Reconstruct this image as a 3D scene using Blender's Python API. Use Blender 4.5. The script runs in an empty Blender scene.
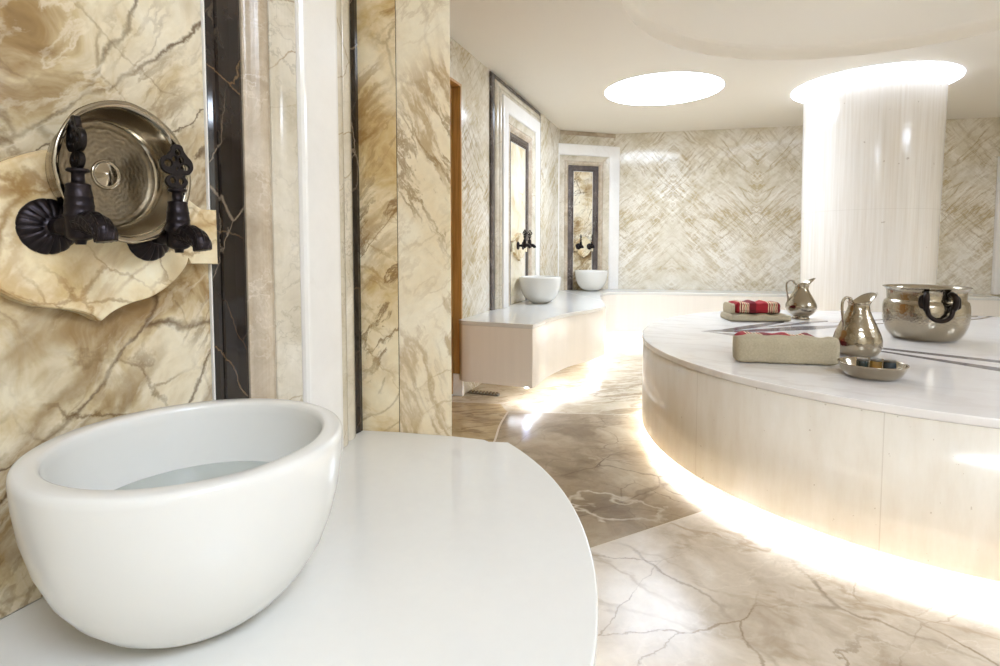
import bpy, bmesh, math, random
from math import sin, cos, pi, radians, hypot, atan2
from mathutils import Vector, Matrix

random.seed(7)
S = bpy.context.scene
COL = S.collection

# ------------------------------------------------------------------ helpers
def lin(c):
    o = []
    for v in c[:3]:
        v = v / 255.0
        o.append(v / 12.92 if v <= .04045 else ((v + .055) / 1.055) ** 2.4)
    return (o[0], o[1], o[2], 1.0)

def tag(o, label=None, cat=None, group=None, kind=None):
    if label: o['label'] = label
    if cat: o['category'] = cat
    if group: o['group'] = group
    if kind: o['kind'] = kind
    return o

def empty(name, loc=(0, 0, 0), rz=0.0):
    o = bpy.data.objects.new(name, None)
    o.empty_display_size = .1
    COL.objects.link(o)
    o.location = loc
    o.rotation_euler = (0, 0, rz)
    return o

class MB:
    def __init__(self):
        self.v = []; self.f = []; self.mi = []; self.sm = []
    def add(self, vs, fs, mat=0, smooth=False):
        b = len(self.v)
        self.v += [tuple(p) for p in vs]
        for f in fs:
            self.f.append(tuple(i + b for i in f)); self.mi.append(mat); self.sm.append(smooth)
    def box(self, x0, x1, y0, y1, z0, z1, mat=0):
        vs = [(x0,y0,z0),(x1,y0,z0),(x1,y1,z0),(x0,y1,z0),(x0,y0,z1),(x1,y0,z1),(x1,y1,z1),(x0,y1,z1)]
        self.add(vs, [(0,3,2,1),(4,5,6,7),(0,1,5,4),(1,2,6,5),(2,3,7,6),(3,0,4,7)], mat)
    def prism(self, pts, z0, z1, mat=0, smooth=False, top=True, bottom=True):
        n = len(pts)
        self.add([(p[0],p[1],z0) for p in pts] + [(p[0],p[1],z1) for p in pts],
                 [(i,(i+1)%n,(i+1)%n+n,i+n) for i in range(n)], mat, smooth)
        if top: self.add([(p[0],p[1],z1) for p in pts], [tuple(range(n))], mat)
        if bottom: self.add([(p[0],p[1],z0) for p in pts], [tuple(reversed(range(n)))], mat)
    def lathe(self, prof, seg=48, c=(0,0,0), mat=0, smooth=True, mod=None, axis='z', a0=0.0, a1=2*pi):
        """prof: list of (r, z); revolves about z through c"""
        full = abs(a1 - a0 - 2*pi) < 1e-6
        vs = []; n = len(prof)
        cols = seg if full else seg + 1
        for k in range(cols):
            a = a0 + (a1 - a0) * k / seg
            for (r, z) in prof:
                rr, zz = (r, z) if mod is None else mod(r, z, a)
                p = (rr*cos(a), rr*sin(a), zz)
                if axis == 'y': p = (p[0], -p[2], p[1])
                if axis == 'x': p = (p[2], p[0], p[1])
                vs.append((p[0]+c[0], p[1]+c[1], p[2]+c[2]))
        fs = []
        for k in range(seg):
            k2 = (k+1) % cols
            for i in range(n-1):
                fs.append((k*n+i, k2*n+i, k2*n+i+1, k*n+i+1))
        self.add(vs, fs, mat, smooth)
    def tube(self, path, rad, seg=10, mat=0, cap=True, closed=False, flat=None):
        P = [Vector(p) for p in path]; n = len(P)
        R = rad if isinstance(rad, (list, tuple)) else [rad]*n
        vs = []; prev = None
        for i in range(n):
            if closed: t = P[(i+1) % n] - P[i-1]
            else: t = P[min(i+1,n-1)] - P[max(i-1,0)]
            t.normalize()
            if prev is None:
                u = Vector((0,0,1)) if abs(t.z) < .9 else Vector((1,0,0))
                u = (u - t*u.dot(t)).normalized()
            else:
                u = (prev - t*prev.dot(t)).normalized()
            prev = u
            w = t.cross(u)
            for k in range(seg):
                a = 2*pi*k/seg
                vs.append(P[i] + (u*cos(a) + w*sin(a))*R[i])
        fs = []
        for i in range(n if closed else n-1):
            j = (i+1) % n
            for k in range(seg):
                fs.append((i*seg+k, i*seg+(k+1)%seg, j*seg+(k+1)%seg, j*seg+k))
        if cap and not closed:
            fs.append(tuple(reversed(range(seg)))); fs.append(tuple(range((n-1)*seg, n*seg)))
        self.add(vs, fs, mat, True)
    def build(self, name, mats, parent=None, bevel=0, seg=2, angle=40, recalc=True):
        me = bpy.data.meshes.new(name)
        me.from_pydata(self.v, [], self.f)
        if not isinstance(mats, (list, tuple)): mats = [mats]
        for m in mats: me.materials.append(m)
        for p, m, s in zip(me.polygons, self.mi, self.sm):
            p.material_index = m; p.use_smooth = s
        bm = bmesh.new(); bm.from_mesh(me)
        bmesh.ops.remove_doubles(bm, verts=bm.verts, dist=1e-6)
        if recalc: bmesh.ops.recalc_face_normals(bm, faces=bm.faces)
        bm.to_mesh(me); bm.free()
        o = bpy.data.objects.new(name, me)
        COL.objects.link(o)
        if parent: o.parent = parent
        if bevel:
            b = o.modifiers.new('bevel', 'BEVEL'); b.width = bevel; b.segments = seg
            b.limit_method = 'ANGLE'; b.angle_limit = radians(angle)
            for p in me.polygons: p.use_smooth = True
            w = o.modifiers.new('wn', 'WEIGHTED_NORMAL'); w.keep_sharp = True
        return o

def copy_tree(o, parent=None):
    c = o.copy(); COL.objects.link(c)
    if parent: c.parent = parent
    for ch in list(o.children): copy_tree(ch, c)
    return c

def spline(pts, n=8, closed=False):
    """Catmull-Rom through 2D/3D points"""
    P = [Vector(p) for p in pts]; out = []; m = len(P)
    rng = range(m) if closed else range(m-1)
    for i in rng:
        if closed: a, b, c, d = P[i-1], P[i], P[(i+1)%m], P[(i+2)%m]
        else:
            b, c = P[i], P[i+1]
            a = P[i-1] if i > 0 else b*2 - c
            d = P[i+2] if i+2 < m else c*2 - b
        for k in range(n):
            t = k/n
            out.append(.5*((2*b) + (c-a)*t + (2*a-5*b+4*c-d)*t*t + (3*b-a-3*c+d)*t**3))
    if not closed: out.append(P[-1])
    return out

# ------------------------------------------------------------------ materials
class NT:
    def __init__(self, name):
        self.m = bpy.data.materials.new(name); self.m.use_nodes = True
        self.t = self.m.node_tree; self.t.nodes.clear()
        self.out = self.n('ShaderNodeOutputMaterial')
        self.b = self.n('ShaderNodeBsdfPrincipled')
        self.t.links.new(self.b.outputs[0], self.out.inputs[0])
    def n(self, typ, **kw):
        x = self.t.nodes.new(typ)
        for k, v in kw.items(): setattr(x, k, v)
        return x
    def l(self, a, b): self.t.links.new(a, b)
    def set(self, inp, v):
        if hasattr(v, 'links') or hasattr(v, 'is_linked'): self.l(v, inp)
        else: inp.default_value = v
    def math(self, op, a, b=0.0, c=None, clamp=False):
        x = self.n('ShaderNodeMath', operation=op); x.use_clamp = clamp
        self.set(x.inputs[0], a); self.set(x.inputs[1], b)
        if c is not None: self.set(x.inputs[2], c)
        return x.outputs[0]
    def mix(self, f, a, b, typ='MIX'):
        x = self.n('ShaderNodeMix', data_type='RGBA', blend_type=typ)
        self.set(x.inputs['Factor'], f); self.set(x.inputs[6], a); self.set(x.inputs[7], b)
        return x.outputs[2]
    def noise(self, vec, scale, detail=4, rough=.55, dist=0.0, col=False):
        x = self.n('ShaderNodeTexNoise')
        self.l(vec, x.inputs['Vector']); x.inputs['Scale'].default_value = scale
        x.inputs['Detail'].default_value = detail; x.inputs['Roughness'].default_value = rough
        x.inputs['Distortion'].default_value = dist
        return x.outputs['Color' if col else 'Fac']
    def ramp(self, f, stops, interp='LINEAR'):
        x = self.n('ShaderNodeValToRGB'); self.l(f, x.inputs[0])
        x.color_ramp.interpolation = interp
        e = x.color_ramp.elements
        while len(e) > 1: e.remove(e[-1])
        e[0].position = stops[0][0]; e[0].color = stops[0][1]
        for p, c in stops[1:]:
            q = e.new(p); q.color = c
        return x.outputs[0]
    def mapping(self, vec, loc=(0,0,0), rot=(0,0,0), scale=(1,1,1)):
        x = self.n('ShaderNodeMapping')
        self.l(vec, x.inputs[0]); x.inputs[1].default_value = loc
        x.inputs[2].default_value = rot; x.inputs[3].default_value = scale
        return x.outputs[0]
    def vadd(self, a, b, s=1.0):
        x = self.n('ShaderNodeVectorMath', operation='MULTIPLY_ADD')
        self.l(b, x.inputs[0]); x.inputs[1].default_value = (s, s, s); self.l(a, x.inputs[2])
        return x.outputs[0]
    def coord(self): return self.n('ShaderNodeTexCoord').outputs['Object']

def marble(name, clouds, veins, cloud_scale=1.5, rough=.12, seed=0.0, warp=.15, book=None, plane='xz',
           bump=0.0, spec=.5, joints=None, grain=.04):
    """clouds: [(pos, rgb)...]; veins: dicts(scale, width, col, amt, rot(deg), stretch, mask, cut, warp)"""
    N = NT(name); co = N.coord()
    if plane == 'xy':                       # lay the pattern in the floor plane: swap y and z
        s = N.n('ShaderNodeSeparateXYZ'); N.l(co, s.inputs[0]); c = N.n('ShaderNodeCombineXYZ')
        N.l(s.outputs[0], c.inputs[0]); N.l(s.outputs[2], c.inputs[1]); N.l(s.outputs[1], c.inputs[2]); co = c.outputs[0]
    raw = co
    if book:                                # book-matched slabs: mirror the stone at each joint
        s = N.n('ShaderNodeSeparateXYZ'); N.l(co, s.inputs[0]); c = N.n('ShaderNodeCombineXYZ')
        N.l(N.math('PINGPONG', N.math('ADD', s.outputs[0], book[2]), book[0]), c.inputs[0])
        N.l(s.outputs[1], c.inputs[1])
        N.l(N.math('PINGPONG', N.math('ADD', s.outputs[2], book[3]), book[1]), c.inputs[2])
        co = c.outputs[0]
    co = N.mapping(co, loc=(seed, seed*.7, seed*1.3))
    w = N.noise(co, 2.3, 3, .6, col=True)
    wsub = N.n('ShaderNodeVectorMath', operation='SUBTRACT'); N.l(w, wsub.inputs[0]); wsub.inputs[1].default_value = (.5,.5,.5)
    wv = wsub.outputs[0]
    w2 = N.noise(co, 11, 5, .65, col=True)
    ws2 = N.n('ShaderNodeVectorMath', operation='SUBTRACT'); N.l(w2, ws2.inputs[0]); ws2.inputs[1].default_value = (.5,.5,.5)
    fv = ws2.outputs[0]
    base = N.noise(N.vadd(co, wv, .5), cloud_scale, 6, .62)
    col = N.ramp(base, [(p, lin(c)) for p, c in clouds])
    if grain:
        g = N.noise(co, 45, 4, .7)
        col = N.mix(1.0, col, N.ramp(g, [(.25, (1-grain*2.2,)*3+(1,)), (.7, (1,1,1,1))]), 'MULTIPLY')
    for i, v in enumerate(veins):
        q = N.vadd(co, wv, v.get('warp', warp))
        q = N.vadd(q, fv, v.get('jit', .035))
        q = N.mapping(q, loc=(i*3.7, i*1.9, i*5.1), rot=(0, radians(v.get('rot', 0)), 0))
        q = N.mapping(q, scale=(v.get('stretch', 1), 1, 1))
        wn = v['width']
        if v.get('crack'):
            vo = N.n('ShaderNodeTexVoronoi'); vo.feature = 'DISTANCE_TO_EDGE'
            N.l(q, vo.inputs['Vector']); vo.inputs['Scale'].default_value = v['scale']
            d = vo.outputs['Distance']
        else:
            f = N.noise(q, v['scale'], v.get('detail', 5), v.get('rough', .55))
            d = N.math('ABSOLUTE', N.math('SUBTRACT', f, .5))
        r = N.n('ShaderNodeMapRange'); r.interpolation_type = 'SMOOTHSTEP'
        N.l(d, r.inputs[0]); r.inputs[1].default_value = 0; r.inputs[2].default_value = wn
        r.inputs[3].default_value = 1; r.inputs[4].default_value = 0
        a = r.outputs[0]
        if v.get('mask'):
            mk = N.noise(N.mapping(co, loc=(11+i*2.3, 4, i)), v['mask'], 3, .6)
            mr = N.n('ShaderNodeMapRange'); N.l(mk, mr.inputs[0]); cut = v.get('cut', .5)
            mr.inputs[1].default_value = cut-.08; mr.inputs[2].default_value = cut+.12
            a = N.math('MULTIPLY', a, mr.outputs[0])
        a = N.math('MULTIPLY', a, v.get('amt', .8))
        col = N.mix(a, col, lin(v['col']))
    if joints:                              # hairline joints between slabs (x period, z period, x0, z0, colour)
        s = N.n('ShaderNodeSeparateXYZ'); N.l(raw, s.inputs[0])
        js = []
        for o_, per, off in ((0, joints[0], joints[2]), (2, joints[1], joints[3])):
            if per:
                m_ = N.math('PINGPONG', N.math('ADD', s.outputs[o_], off), per/2)
                js.append(N.math('LESS_THAN', m_, .0014))
        a = js[0] if len(js) == 1 else N.math('MAXIMUM', js[0], js[1])
        col = N.mix(N.math('MULTIPLY', a, .55), col, lin(joints[4]))
    N.l(col, N.b.inputs['Base Color'])
    N.b.inputs['Roughness'].default_value = rough
    N.b.inputs['Specular IOR Level'].default_value = spec
    if bump:
        bp = N.n('ShaderNodeBump'); bp.inputs['Strength'].default_value = bump; bp.inputs['Distance'].default_value = .01
        N.l(base, bp.inputs['Height']); N.l(bp.outputs[0], N.b.inputs['Normal'])
    return N.m

def plain(name, rgb, rough=.4, metal=0.0, spec=.5, var=0.0, vscale=6, bump=0.0, bscale=60, sub=0.0, streak=None):
    N = NT(name); c = lin(rgb)
    co = N.coord()
    if var:
        q = N.mapping(co, scale=streak) if streak else co
        f = N.noise(q, vscale, 4, .6)
        lo = tuple(x*(1-var) for x in c[:3]) + (1,); hi = tuple(min(1, x*(1+var*.6)) for x in c[:3]) + (1,)
        N.l(N.ramp(f, [(.3, lo), (.7, hi)]), N.b.inputs['Base Color'])
    else: N.b.inputs['Base Color'].default_value = c
    N.b.inputs['Roughness'].default_value = rough; N.b.inputs['Metallic'].default_value = metal
    N.b.inputs['Specular IOR Level'].default_value = spec
    if sub:
        N.b.inputs['Subsurface Weight'].default_value = sub
        N.b.inputs['Subsurface Radius'].default_value = (.03, .025, .02)
    if bump:
        f = N.noise(co, bscale, 3, .6)
        bp = N.n('ShaderNodeBump'); bp.inputs['Strength'].default_value = bump; bp.inputs['Distance'].default_value = .004
        N.l(f, bp.inputs['Height']); N.l(bp.outputs[0], N.b.inputs['Normal'])
    return N.m

def glow(name, rgb, strength):
    N = NT(name)
    N.b.inputs['Base Color'].default_value = lin(rgb)
    N.b.inputs['Emission Color'].default_value = lin(rgb)
    N.b.inputs['Emission Strength'].default_value = strength
    return N.m

def hammered(name, rgb, rough=.2, scale=70, strength=.25):
    N = NT(name); co = N.coord()
    N.b.inputs['Base Color'].default_value = lin(rgb); N.b.inputs['Metallic'].default_value = 1
    N.b.inputs['Roughness'].default_value = rough
    v = N.n('ShaderNodeTexVoronoi'); N.l(co, v.inputs['Vector']); v.inputs['Scale'].default_value = scale
    bp = N.n('ShaderNodeBump'); bp.inputs['Strength'].default_value = strength; bp.inputs['Distance'].default_value = .003
    N.l(v.outputs['Distance'], bp.inputs['Height']); N.l(bp.outputs[0], N.b.inputs['Normal'])
    return N.m

def engraved(name, rgb):
    """the pan's chased floor: rings and rosettes of small leaves round the centre"""
    N = NT(name); co = N.coord()
    N.b.inputs['Metallic'].default_value = 1; N.b.inputs['Roughness'].default_value = .3
    s = N.n('ShaderNodeSeparateXYZ'); N.l(co, s.inputs[0])
    r = N.math('SQRT', N.math('ADD', N.math('MULTIPLY', s.outputs[0], s.outputs[0]), N.math('MULTIPLY', s.outputs[2], s.outputs[2])))
    a = N.math('ARCTAN2', s.outputs[2], s.outputs[0])
    pet = N.math('SINE', N.math('MULTIPLY', a, 16))
    wav = N.math('SINE', N.math('ADD', N.math('MULTIPLY', r, 900), N.math('MULTIPLY', pet, 1.2)))
    nz = N.noise(co, 190, 5, .75)
    vo = N.n('ShaderNodeTexVoronoi'); N.l(co, vo.inputs['Vector']); vo.inputs['Scale'].default_value = 130
    h = N.math('ADD', N.math('MULTIPLY', wav, .12), N.math('ADD', N.math('MULTIPLY', nz, .8), N.math('MULTIPLY', vo.outputs['Distance'], .5)))
    bp = N.n('ShaderNodeBump'); bp.inputs['Strength'].default_value = .45; bp.inputs['Distance'].default_value = .002
    N.l(h, bp.inputs['Height']); N.l(bp.outputs[0], N.b.inputs['Normal'])
    c = lin(rgb)
    N.l(N.ramp(h, [(.2, tuple(x*.6 for x in c[:3])+(1,)), (.8, c)]), N.b.inputs['Base Color'])
    return N.m

def plaid(name):
    N = NT(name); co = N.coord()
    s = N.n('ShaderNodeSeparateXYZ'); N.l(co, s.inputs[0])
    def bands(x, per, off, cols):
        u = N.math('FRACT', N.math('DIVIDE', N.math('ADD', x, off), per))
        return N.ramp(u, cols, 'CONSTANT')
    red, dk, cr, gn = lin((168,34,44)), lin((120,26,36)), lin((226,206,170)), lin((96,84,62))
    st = [(0, red), (.42, cr), (.455, dk), (.50, cr), (.54, red), (.58, cr), (.62, gn), (.65, cr), (.69, red), (.72, cr), (.75, dk)]
    st2 = [(0, (1,1,1,1)), (.6, (.72,.6,.56,1)), (.7, (1,1,1,1)), (.85, (.7,.6,.58,1))]
    c1 = bands(s.outputs[0], .19, .02, st)
    c2 = bands(N.math('ADD', s.outputs[1], N.math('MULTIPLY', s.outputs[2], 1.0)), .06, .01, st2)
    N.l(N.mix(1.0, c1, c2, 'MULTIPLY'), N.b.inputs['Base Color'])
    N.b.inputs['Roughness'].default_value = .9
    w = N.noise(co, 350, 2, .7)
    bp = N.n('ShaderNodeBump'); bp.inputs['Strength'].default_value = .4; bp.inputs['Distance'].default_value = .003
    N.l(w, bp.inputs['Height']); N.l(bp.outputs[0], N.b.inputs['Normal'])
    return N.m

def wood(name):
    N = NT(name); co = N.coord()
    q = N.mapping(co, scale=(14, 14, .8))
    f = N.noise(q, 4, 5, .65, .4)
    N.l(N.ramp(f, [(.25, lin((150,108,54))), (.55, lin((186,140,78))), (.8, lin((206,164,100)))]), N.b.inputs['Base Color'])
    N.b.inputs['Roughness'].default_value = .35
    return N.m

def marble_water(name):
    N = NT(name)
    N.b.inputs['Base Color'].default_value = lin((222,228,222)); N.b.inputs['Roughness'].default_value = .04
    N.b.inputs['Transmission Weight'].default_value = .45; N.b.inputs['IOR'].default_value = 1.33
    f = N.noise(N.coord(), 9, 2, .5)
    bp = N.n('ShaderNodeBump'); bp.inputs['Strength'].default_value = .05
    N.l(f, bp.inputs['Height']); N.l(bp.outputs[0], N.b.inputs['Normal'])
    return N.m

M = {}
# golden veined marble of the near niche
M['gold'] = marble('golden_marble', [(.26,(106,80,46)), (.36,(152,124,82)), (.45,(198,178,140)), (.53,(222,210,182)), (.67,(234,227,208))],
    [dict(scale=3.0, width=.05, col=(128,98,54), amt=.65, rot=40, stretch=.3, mask=2.2, cut=.47),
     dict(scale=4.0, width=.022, col=(84,58,28), amt=.85, rot=48, stretch=.45, mask=3.0, cut=.48, crack=1, jit=.05),
     dict(scale=9, width=.028, col=(100,72,38), amt=.7, rot=-35, stretch=.5, mask=3.6, cut=.48, crack=1, jit=.05),
     dict(scale=16, width=.04, col=(112,84,46), amt=.65, rot=50, stretch=.3, mask=4, cut=.49),
     dict(scale=20, width=.05, col=(236,226,204), amt=.45, rot=45, stretch=.3, mask=4, cut=.5),
     dict(scale=2.2, width=.006, col=(76,52,26), amt=.8, rot=28, stretch=.5)],
    cloud_scale=4.4, rough=.1, seed=2.4, warp=.12)
M['plaque'] = marble('pale_plaque_marble', [(.3,(186,156,102)), (.42,(216,192,146)), (.54,(234,218,182)), (.66,(240,230,202))],
    [dict(scale=7, width=.04, col=(146,106,52), amt=.75, rot=40, stretch=.35, mask=4, cut=.44, crack=1, jit=.05),
     dict(scale=15, width=.04, col=(134,96,50), amt=.6, rot=-40, stretch=.45, mask=5, cut=.46, crack=1, jit=.05),
     dict(scale=8, width=.05, col=(176,134,72), amt=.65, rot=45, stretch=.25, mask=3.5, cut=.46)],
    cloud_scale=6, rough=.14, seed=6.1, warp=.1)
M['pier_dark'] = marble('amber_pier_marble', [(.28,(150,112,56)), (.40,(202,172,118)), (.51,(230,212,174)), (.70,(240,230,204))],
    [dict(scale=4, width=.035, col=(140,102,50), amt=.8, rot=40, stretch=.22, mask=2.4, cut=.48, detail=7, rough=.6),
     dict(scale=9, width=.03, col=(116,82,40), amt=.75, rot=52, stretch=.25, mask=3.0, cut=.50, detail=7, rough=.6),
     dict(scale=3.6, width=.014, col=(110,76,36), amt=.6, rot=52, stretch=.35, mask=2.6, cut=.52, crack=1),
     dict(scale=12, width=.03, col=(152,116,64), amt=.5, rot=-32, stretch=.3, mask=3, cut=.52, detail=7)],
    cloud_scale=3.0, rough=.1, seed=3.3, warp=.12)
M['pier'] = marble('cream_pier_marble', [(.26,(210,184,138)), (.40,(230,211,174)), (.54,(240,228,202)), (.7,(245,237,217))],
    [dict(scale=4, width=.035, col=(170,140,94), amt=.75, rot=-64, stretch=.2, mask=1.8, cut=.48, detail=7, rough=.6),
     dict(scale=8, width=.028, col=(140,110,68), amt=.75, rot=-58, stretch=.2, mask=2.2, cut=.52, detail=7, rough=.6),
     dict(scale=3.4, width=.014, col=(136,104,62), amt=.45, rot=-58, stretch=.3, mask=2.0, cut=.55, crack=1),
     dict(scale=12, width=.03, col=(178,150,106), amt=.45, rot=42, stretch=.25, mask=3, cut=.52, detail=7)],
    cloud_scale=2.1, rough=.1, seed=8.8, warp=.1)
def wallstone(name, seed, book=None, joints=None, light=0):
    L = light
    return marble(name, [(.3,(198+L,185+L,158+L)), (.43,(216+L,207+L,186+L)), (.54,(230,223,208)), (.7,(236,231,220))],
    [dict(scale=3.2, width=.05, col=(184,168,132), amt=.5, rot=45, stretch=.22, mask=1.6, cut=.48, warp=.05),
     dict(scale=11, width=.04, col=(160,136,86), amt=.6, rot=45, stretch=.13, mask=1.6, cut=.50, warp=.03, jit=.02),
     dict(scale=22, width=.05, col=(176,150,96), amt=.55, rot=38, stretch=.16, mask=2.0, cut=.48, warp=.03, jit=.015),
     dict(scale=14, width=.04, col=(244,241,232), amt=.6, rot=-45, stretch=.15, mask=2.0, cut=.48, warp=.03),
     dict(scale=16, width=.035, col=(154,130,86), amt=.6, rot=-47, stretch=.13, mask=1.5, cut=.52, warp=.03, jit=.015),
     dict(scale=2.2, width=.01, col=(150,128,88), amt=0 if book else .4, rot=48, stretch=.4, mask=1.5, cut=.53, crack=1, warp=.04)],
    cloud_scale=1.8, rough=.12, spec=.3, seed=seed, book=book, joints=joints)
M['wall'] = wallstone('veined_wall_marble', 1.2)
M['wall_book'] = wallstone('bookmatched_wall_marble', 4.7, book=(.95, 6.0, .25, 1.0))
M['panel_pale'] = marble('pale_panel_marble', [(.3,(206,186,146)), (.45,(230,216,186)), (.6,(242,232,212))],
    [dict(scale=5, width=.02, col=(170,136,84), amt=.6, rot=45, stretch=.4, mask=3, cut=.5, crack=1)], cloud_scale=3, rough=.1, seed=3.9, warp=.1)
M['black'] = marble('black_marble', [(.3,(20,15,13)), (.55,(34,27,24)), (.75,(56,46,41))],
    [dict(scale=9, width=.016, col=(150,134,114), amt=.6, rot=70, stretch=.4, mask=4, cut=.47, crack=1),
     dict(scale=7, width=.010, col=(140,112,78), amt=.55, rot=110, stretch=.5, mask=4, cut=.52, crack=1)],
    cloud_scale=6, rough=.07, seed=5.5, warp=.1)
M['grey_black'] = marble('dark_grey_marble', [(.3,(62,52,48)), (.55,(92,82,78)), (.75,(122,112,108))],
    [dict(scale=6, width=.012, col=(186,176,166), amt=.5, rot=10, stretch=2, mask=3, cut=.5)], cloud_scale=6, rough=.12, seed=5.9)
M['mould_a'] = marble('beige_breccia_marble', [(.3,(166,148,124)), (.5,(190,173,150)), (.68,(210,196,176))],
    [dict(scale=12, width=.02, col=(226,214,196), amt=.5, rot=0, mask=5, cut=.48),
     dict(scale=26, width=.03, col=(160,140,116), amt=.4, mask=7, cut=.5)], cloud_scale=7, rough=.26, seed=1.9)
M['mould_b'] = marble('ivory_veined_marble', [(.3,(184,172,148)), (.5,(208,198,178)), (.66,(222,214,198))],
    [dict(scale=9, width=.02, col=(140,112,72), amt=.7, rot=45, stretch=.4, mask=2, cut=.5, crack=1),
     dict(scale=22, width=.03, col=(150,140,122), amt=.5, mask=3, cut=.54)], cloud_scale=5, rough=.16, seed=7.3)
M['white'] = marble('white_marble', [(.3,(226,222,216)), (.6,(238,235,230))],
    [dict(scale=2.4, width=.03, col=(216,210,202), amt=.35, rot=20, stretch=3, mask=1.5, cut=.5)], cloud_scale=1.2, rough=.13, seed=.4, grain=.01)
M['bench_top'] = marble('polished_white_bench_marble', [(.3,(218,216,210)), (.6,(226,224,218))],
    [dict(scale=1.4, width=.05, col=(220,216,210), amt=.4, rot=20, stretch=3, mask=1, cut=.5)], cloud_scale=.9, rough=.1, seed=2.7, plane='xy', grain=.01)
M['face'] = plain('striated_cream_marble', (238,231,221), .16, var=.025, vscale=4, streak=(6, 6, .25))
M['stone_top'] = marble('pale_lilac_white_marble', [(.3,(232,228,226)), (.6,(240,238,236))],
    [dict(scale=1.6, width=.05, col=(214,206,202), amt=.4, rot=60, stretch=3, mask=1, cut=.5)], cloud_scale=1.0, rough=.13, seed=9.7, plane='xy', grain=.01)
M['column'] = None
M['ceil'] = plain('ceiling_paint', (241,235,224), .65, spec=.3)
M['basin'] = plain('white_basin_marble', (219,217,211), .16, var=.03, vscale=3)
M['water'] = marble_water('basin_water')
M['bronze'] = plain('blackened_bronze', (44,38,40), .38, metal=.85, var=.25, vscale=40, bump=.15, bscale=160)
M['bronze_key'] = plain('brown_black_bronze', (40,34,32), .42, metal=.8, var=.25, vscale=60, bump=.3, bscale=220)
M['nickel'] = hammered('hammered_nickel', (164,154,136), .18, 75, .3)
M['nickel_s'] = plain('polished_nickel', (168,158,141), .15, metal=1, var=.05, vscale=12)
M['engraved'] = engraved('chased_nickel', (134,120,98))
M['iron'] = plain('dark_iron', (42,34,30), .35, metal=.8, var=.2, vscale=50)
M['plaid'] = plaid('red_plaid_cotton')
M['linen'] = plain('beige_linen', (188,177,152), .95, var=.12, vscale=120, bump=.5, bscale=260, spec=.1)
M['wood'] = wood('varnished_oak')
M['inlay'] = plain('grey_inlay_stone', (120,116,122), .16, var=.15, vscale=9)
M['grout'] = plain('pale_joint', (196,182,158), .5)
M['light_d'] = glow('ceiling_lamp', (220,235,255), 8.5)
M['light_fill'] = glow('added_fill_lamp', (222,236,255), 12.5)  # emission of the two added fill discs out of view
M['light_r'] = glow('ring_lamp', (220,233,255), 4.0)
M['led'] = glow('led_strip', (240,245,255), 15.0)
M['led_low'] = glow('dim_led_strip', (240,245,255), 7.0)
M['jar_g'] = plain('dark_green_glass', (36,46,44), .15, spec=.7)
M['jar_a'] = plain('amber_glass', (140,108,54), .15, spec=.7)
M['jar_s'] = plain('slate_glass', (58,66,72), .15, spec=.7)
M['jar_lid'] = plain('dull_pewter', (120,116,108), .35, metal=.8)

def streaked():
    N = NT('streaked_white_column_marble'); co = N.coord()
    s = N.n('ShaderNodeSeparateXYZ'); N.l(co, s.inputs[0])
    a = N.math('ARCTAN2', s.outputs[1], s.outputs[0])
    c = N.n('ShaderNodeCombineXYZ'); N.l(a, c.inputs[0]); N.l(N.math('MULTIPLY', s.outputs[2], .05), c.inputs[2])
    f = N.noise(c.outputs[0], 26, 4, .7)
    f2 = N.noise(c.outputs[0], 4, 3, .6)
    col = N.ramp(f, [(.3, lin((218,210,198))), (.5, lin((229,223,214))), (.7, lin((236,232,226)))])
    col = N.mix(N.math('MULTIPLY', f2, .4), col, lin((226,214,196)))
    sp = N.noise(co, 14, 2, .5)
    col = N.mix(N.math('MULTIPLY', N.math('GREATER_THAN', sp, .735), .5), col, lin((160,140,118)))
    j = N.math('LESS_THAN', N.math('PINGPONG', N.math('ADD', s.outputs[2], .18), .78), .0016)
    col = N.mix(N.math('MULTIPLY', j, .35), col, lin((190,178,160)))
    N.l(col, N.b.inputs['Base Color']); N.b.inputs['Roughness'].default_value = .14
    return N.m
M['column'] = streaked()

M['floor_mid'] = marble('brown_floor_marble', [(.28,(120,100,74)), (.42,(150,130,102)), (.56,(174,156,128)), (.74,(196,180,154))],
    [dict(scale=2.4, width=.035, col=(112,90,62), amt=.6, rot=35, stretch=.35, mask=1.8, cut=.48),
     dict(scale=2.4, width=.012, col=(90,70,46), amt=.75, rot=42, stretch=.4, mask=1.6, cut=.50, crack=1),
     dict(scale=6, width=.016, col=(96,76,52), amt=.5, rot=-30, stretch=.5, mask=2.4, cut=.52, crack=1),
     dict(scale=1.3, width=.008, col=(220,206,182), amt=.7, rot=-20, stretch=.5, mask=1, cut=.5)],
    cloud_scale=2.4, rough=.22, seed=1.1, spec=.22, plane='xy')
M['floor_near'] = marble('grey_beige_floor_marble', [(.28,(166,148,126)), (.42,(192,178,158)), (.56,(210,198,180)), (.76,(228,220,208))],
    [dict(scale=1.7, width=.016, col=(100,80,54), amt=.85, rot=-50, stretch=.5, mask=1.2, cut=.47, crack=1, jit=.06),
     dict(scale=4.5, width=.016, col=(120,98,68), amt=.7, rot=35, stretch=.5, mask=1.8, cut=.51, crack=1, jit=.05),
     dict(scale=3, width=.03, col=(150,128,98), amt=.55, rot=-30, stretch=.4, mask=2.4, cut=.5),
     dict(scale=9, width=.02, col=(236,228,214), amt=.2, rot=20, stretch=.4, mask=2, cut=.5)],
    cloud_scale=3.0, rough=.22, seed=4.2, spec=.22, plane='xy', warp=.12)
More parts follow.
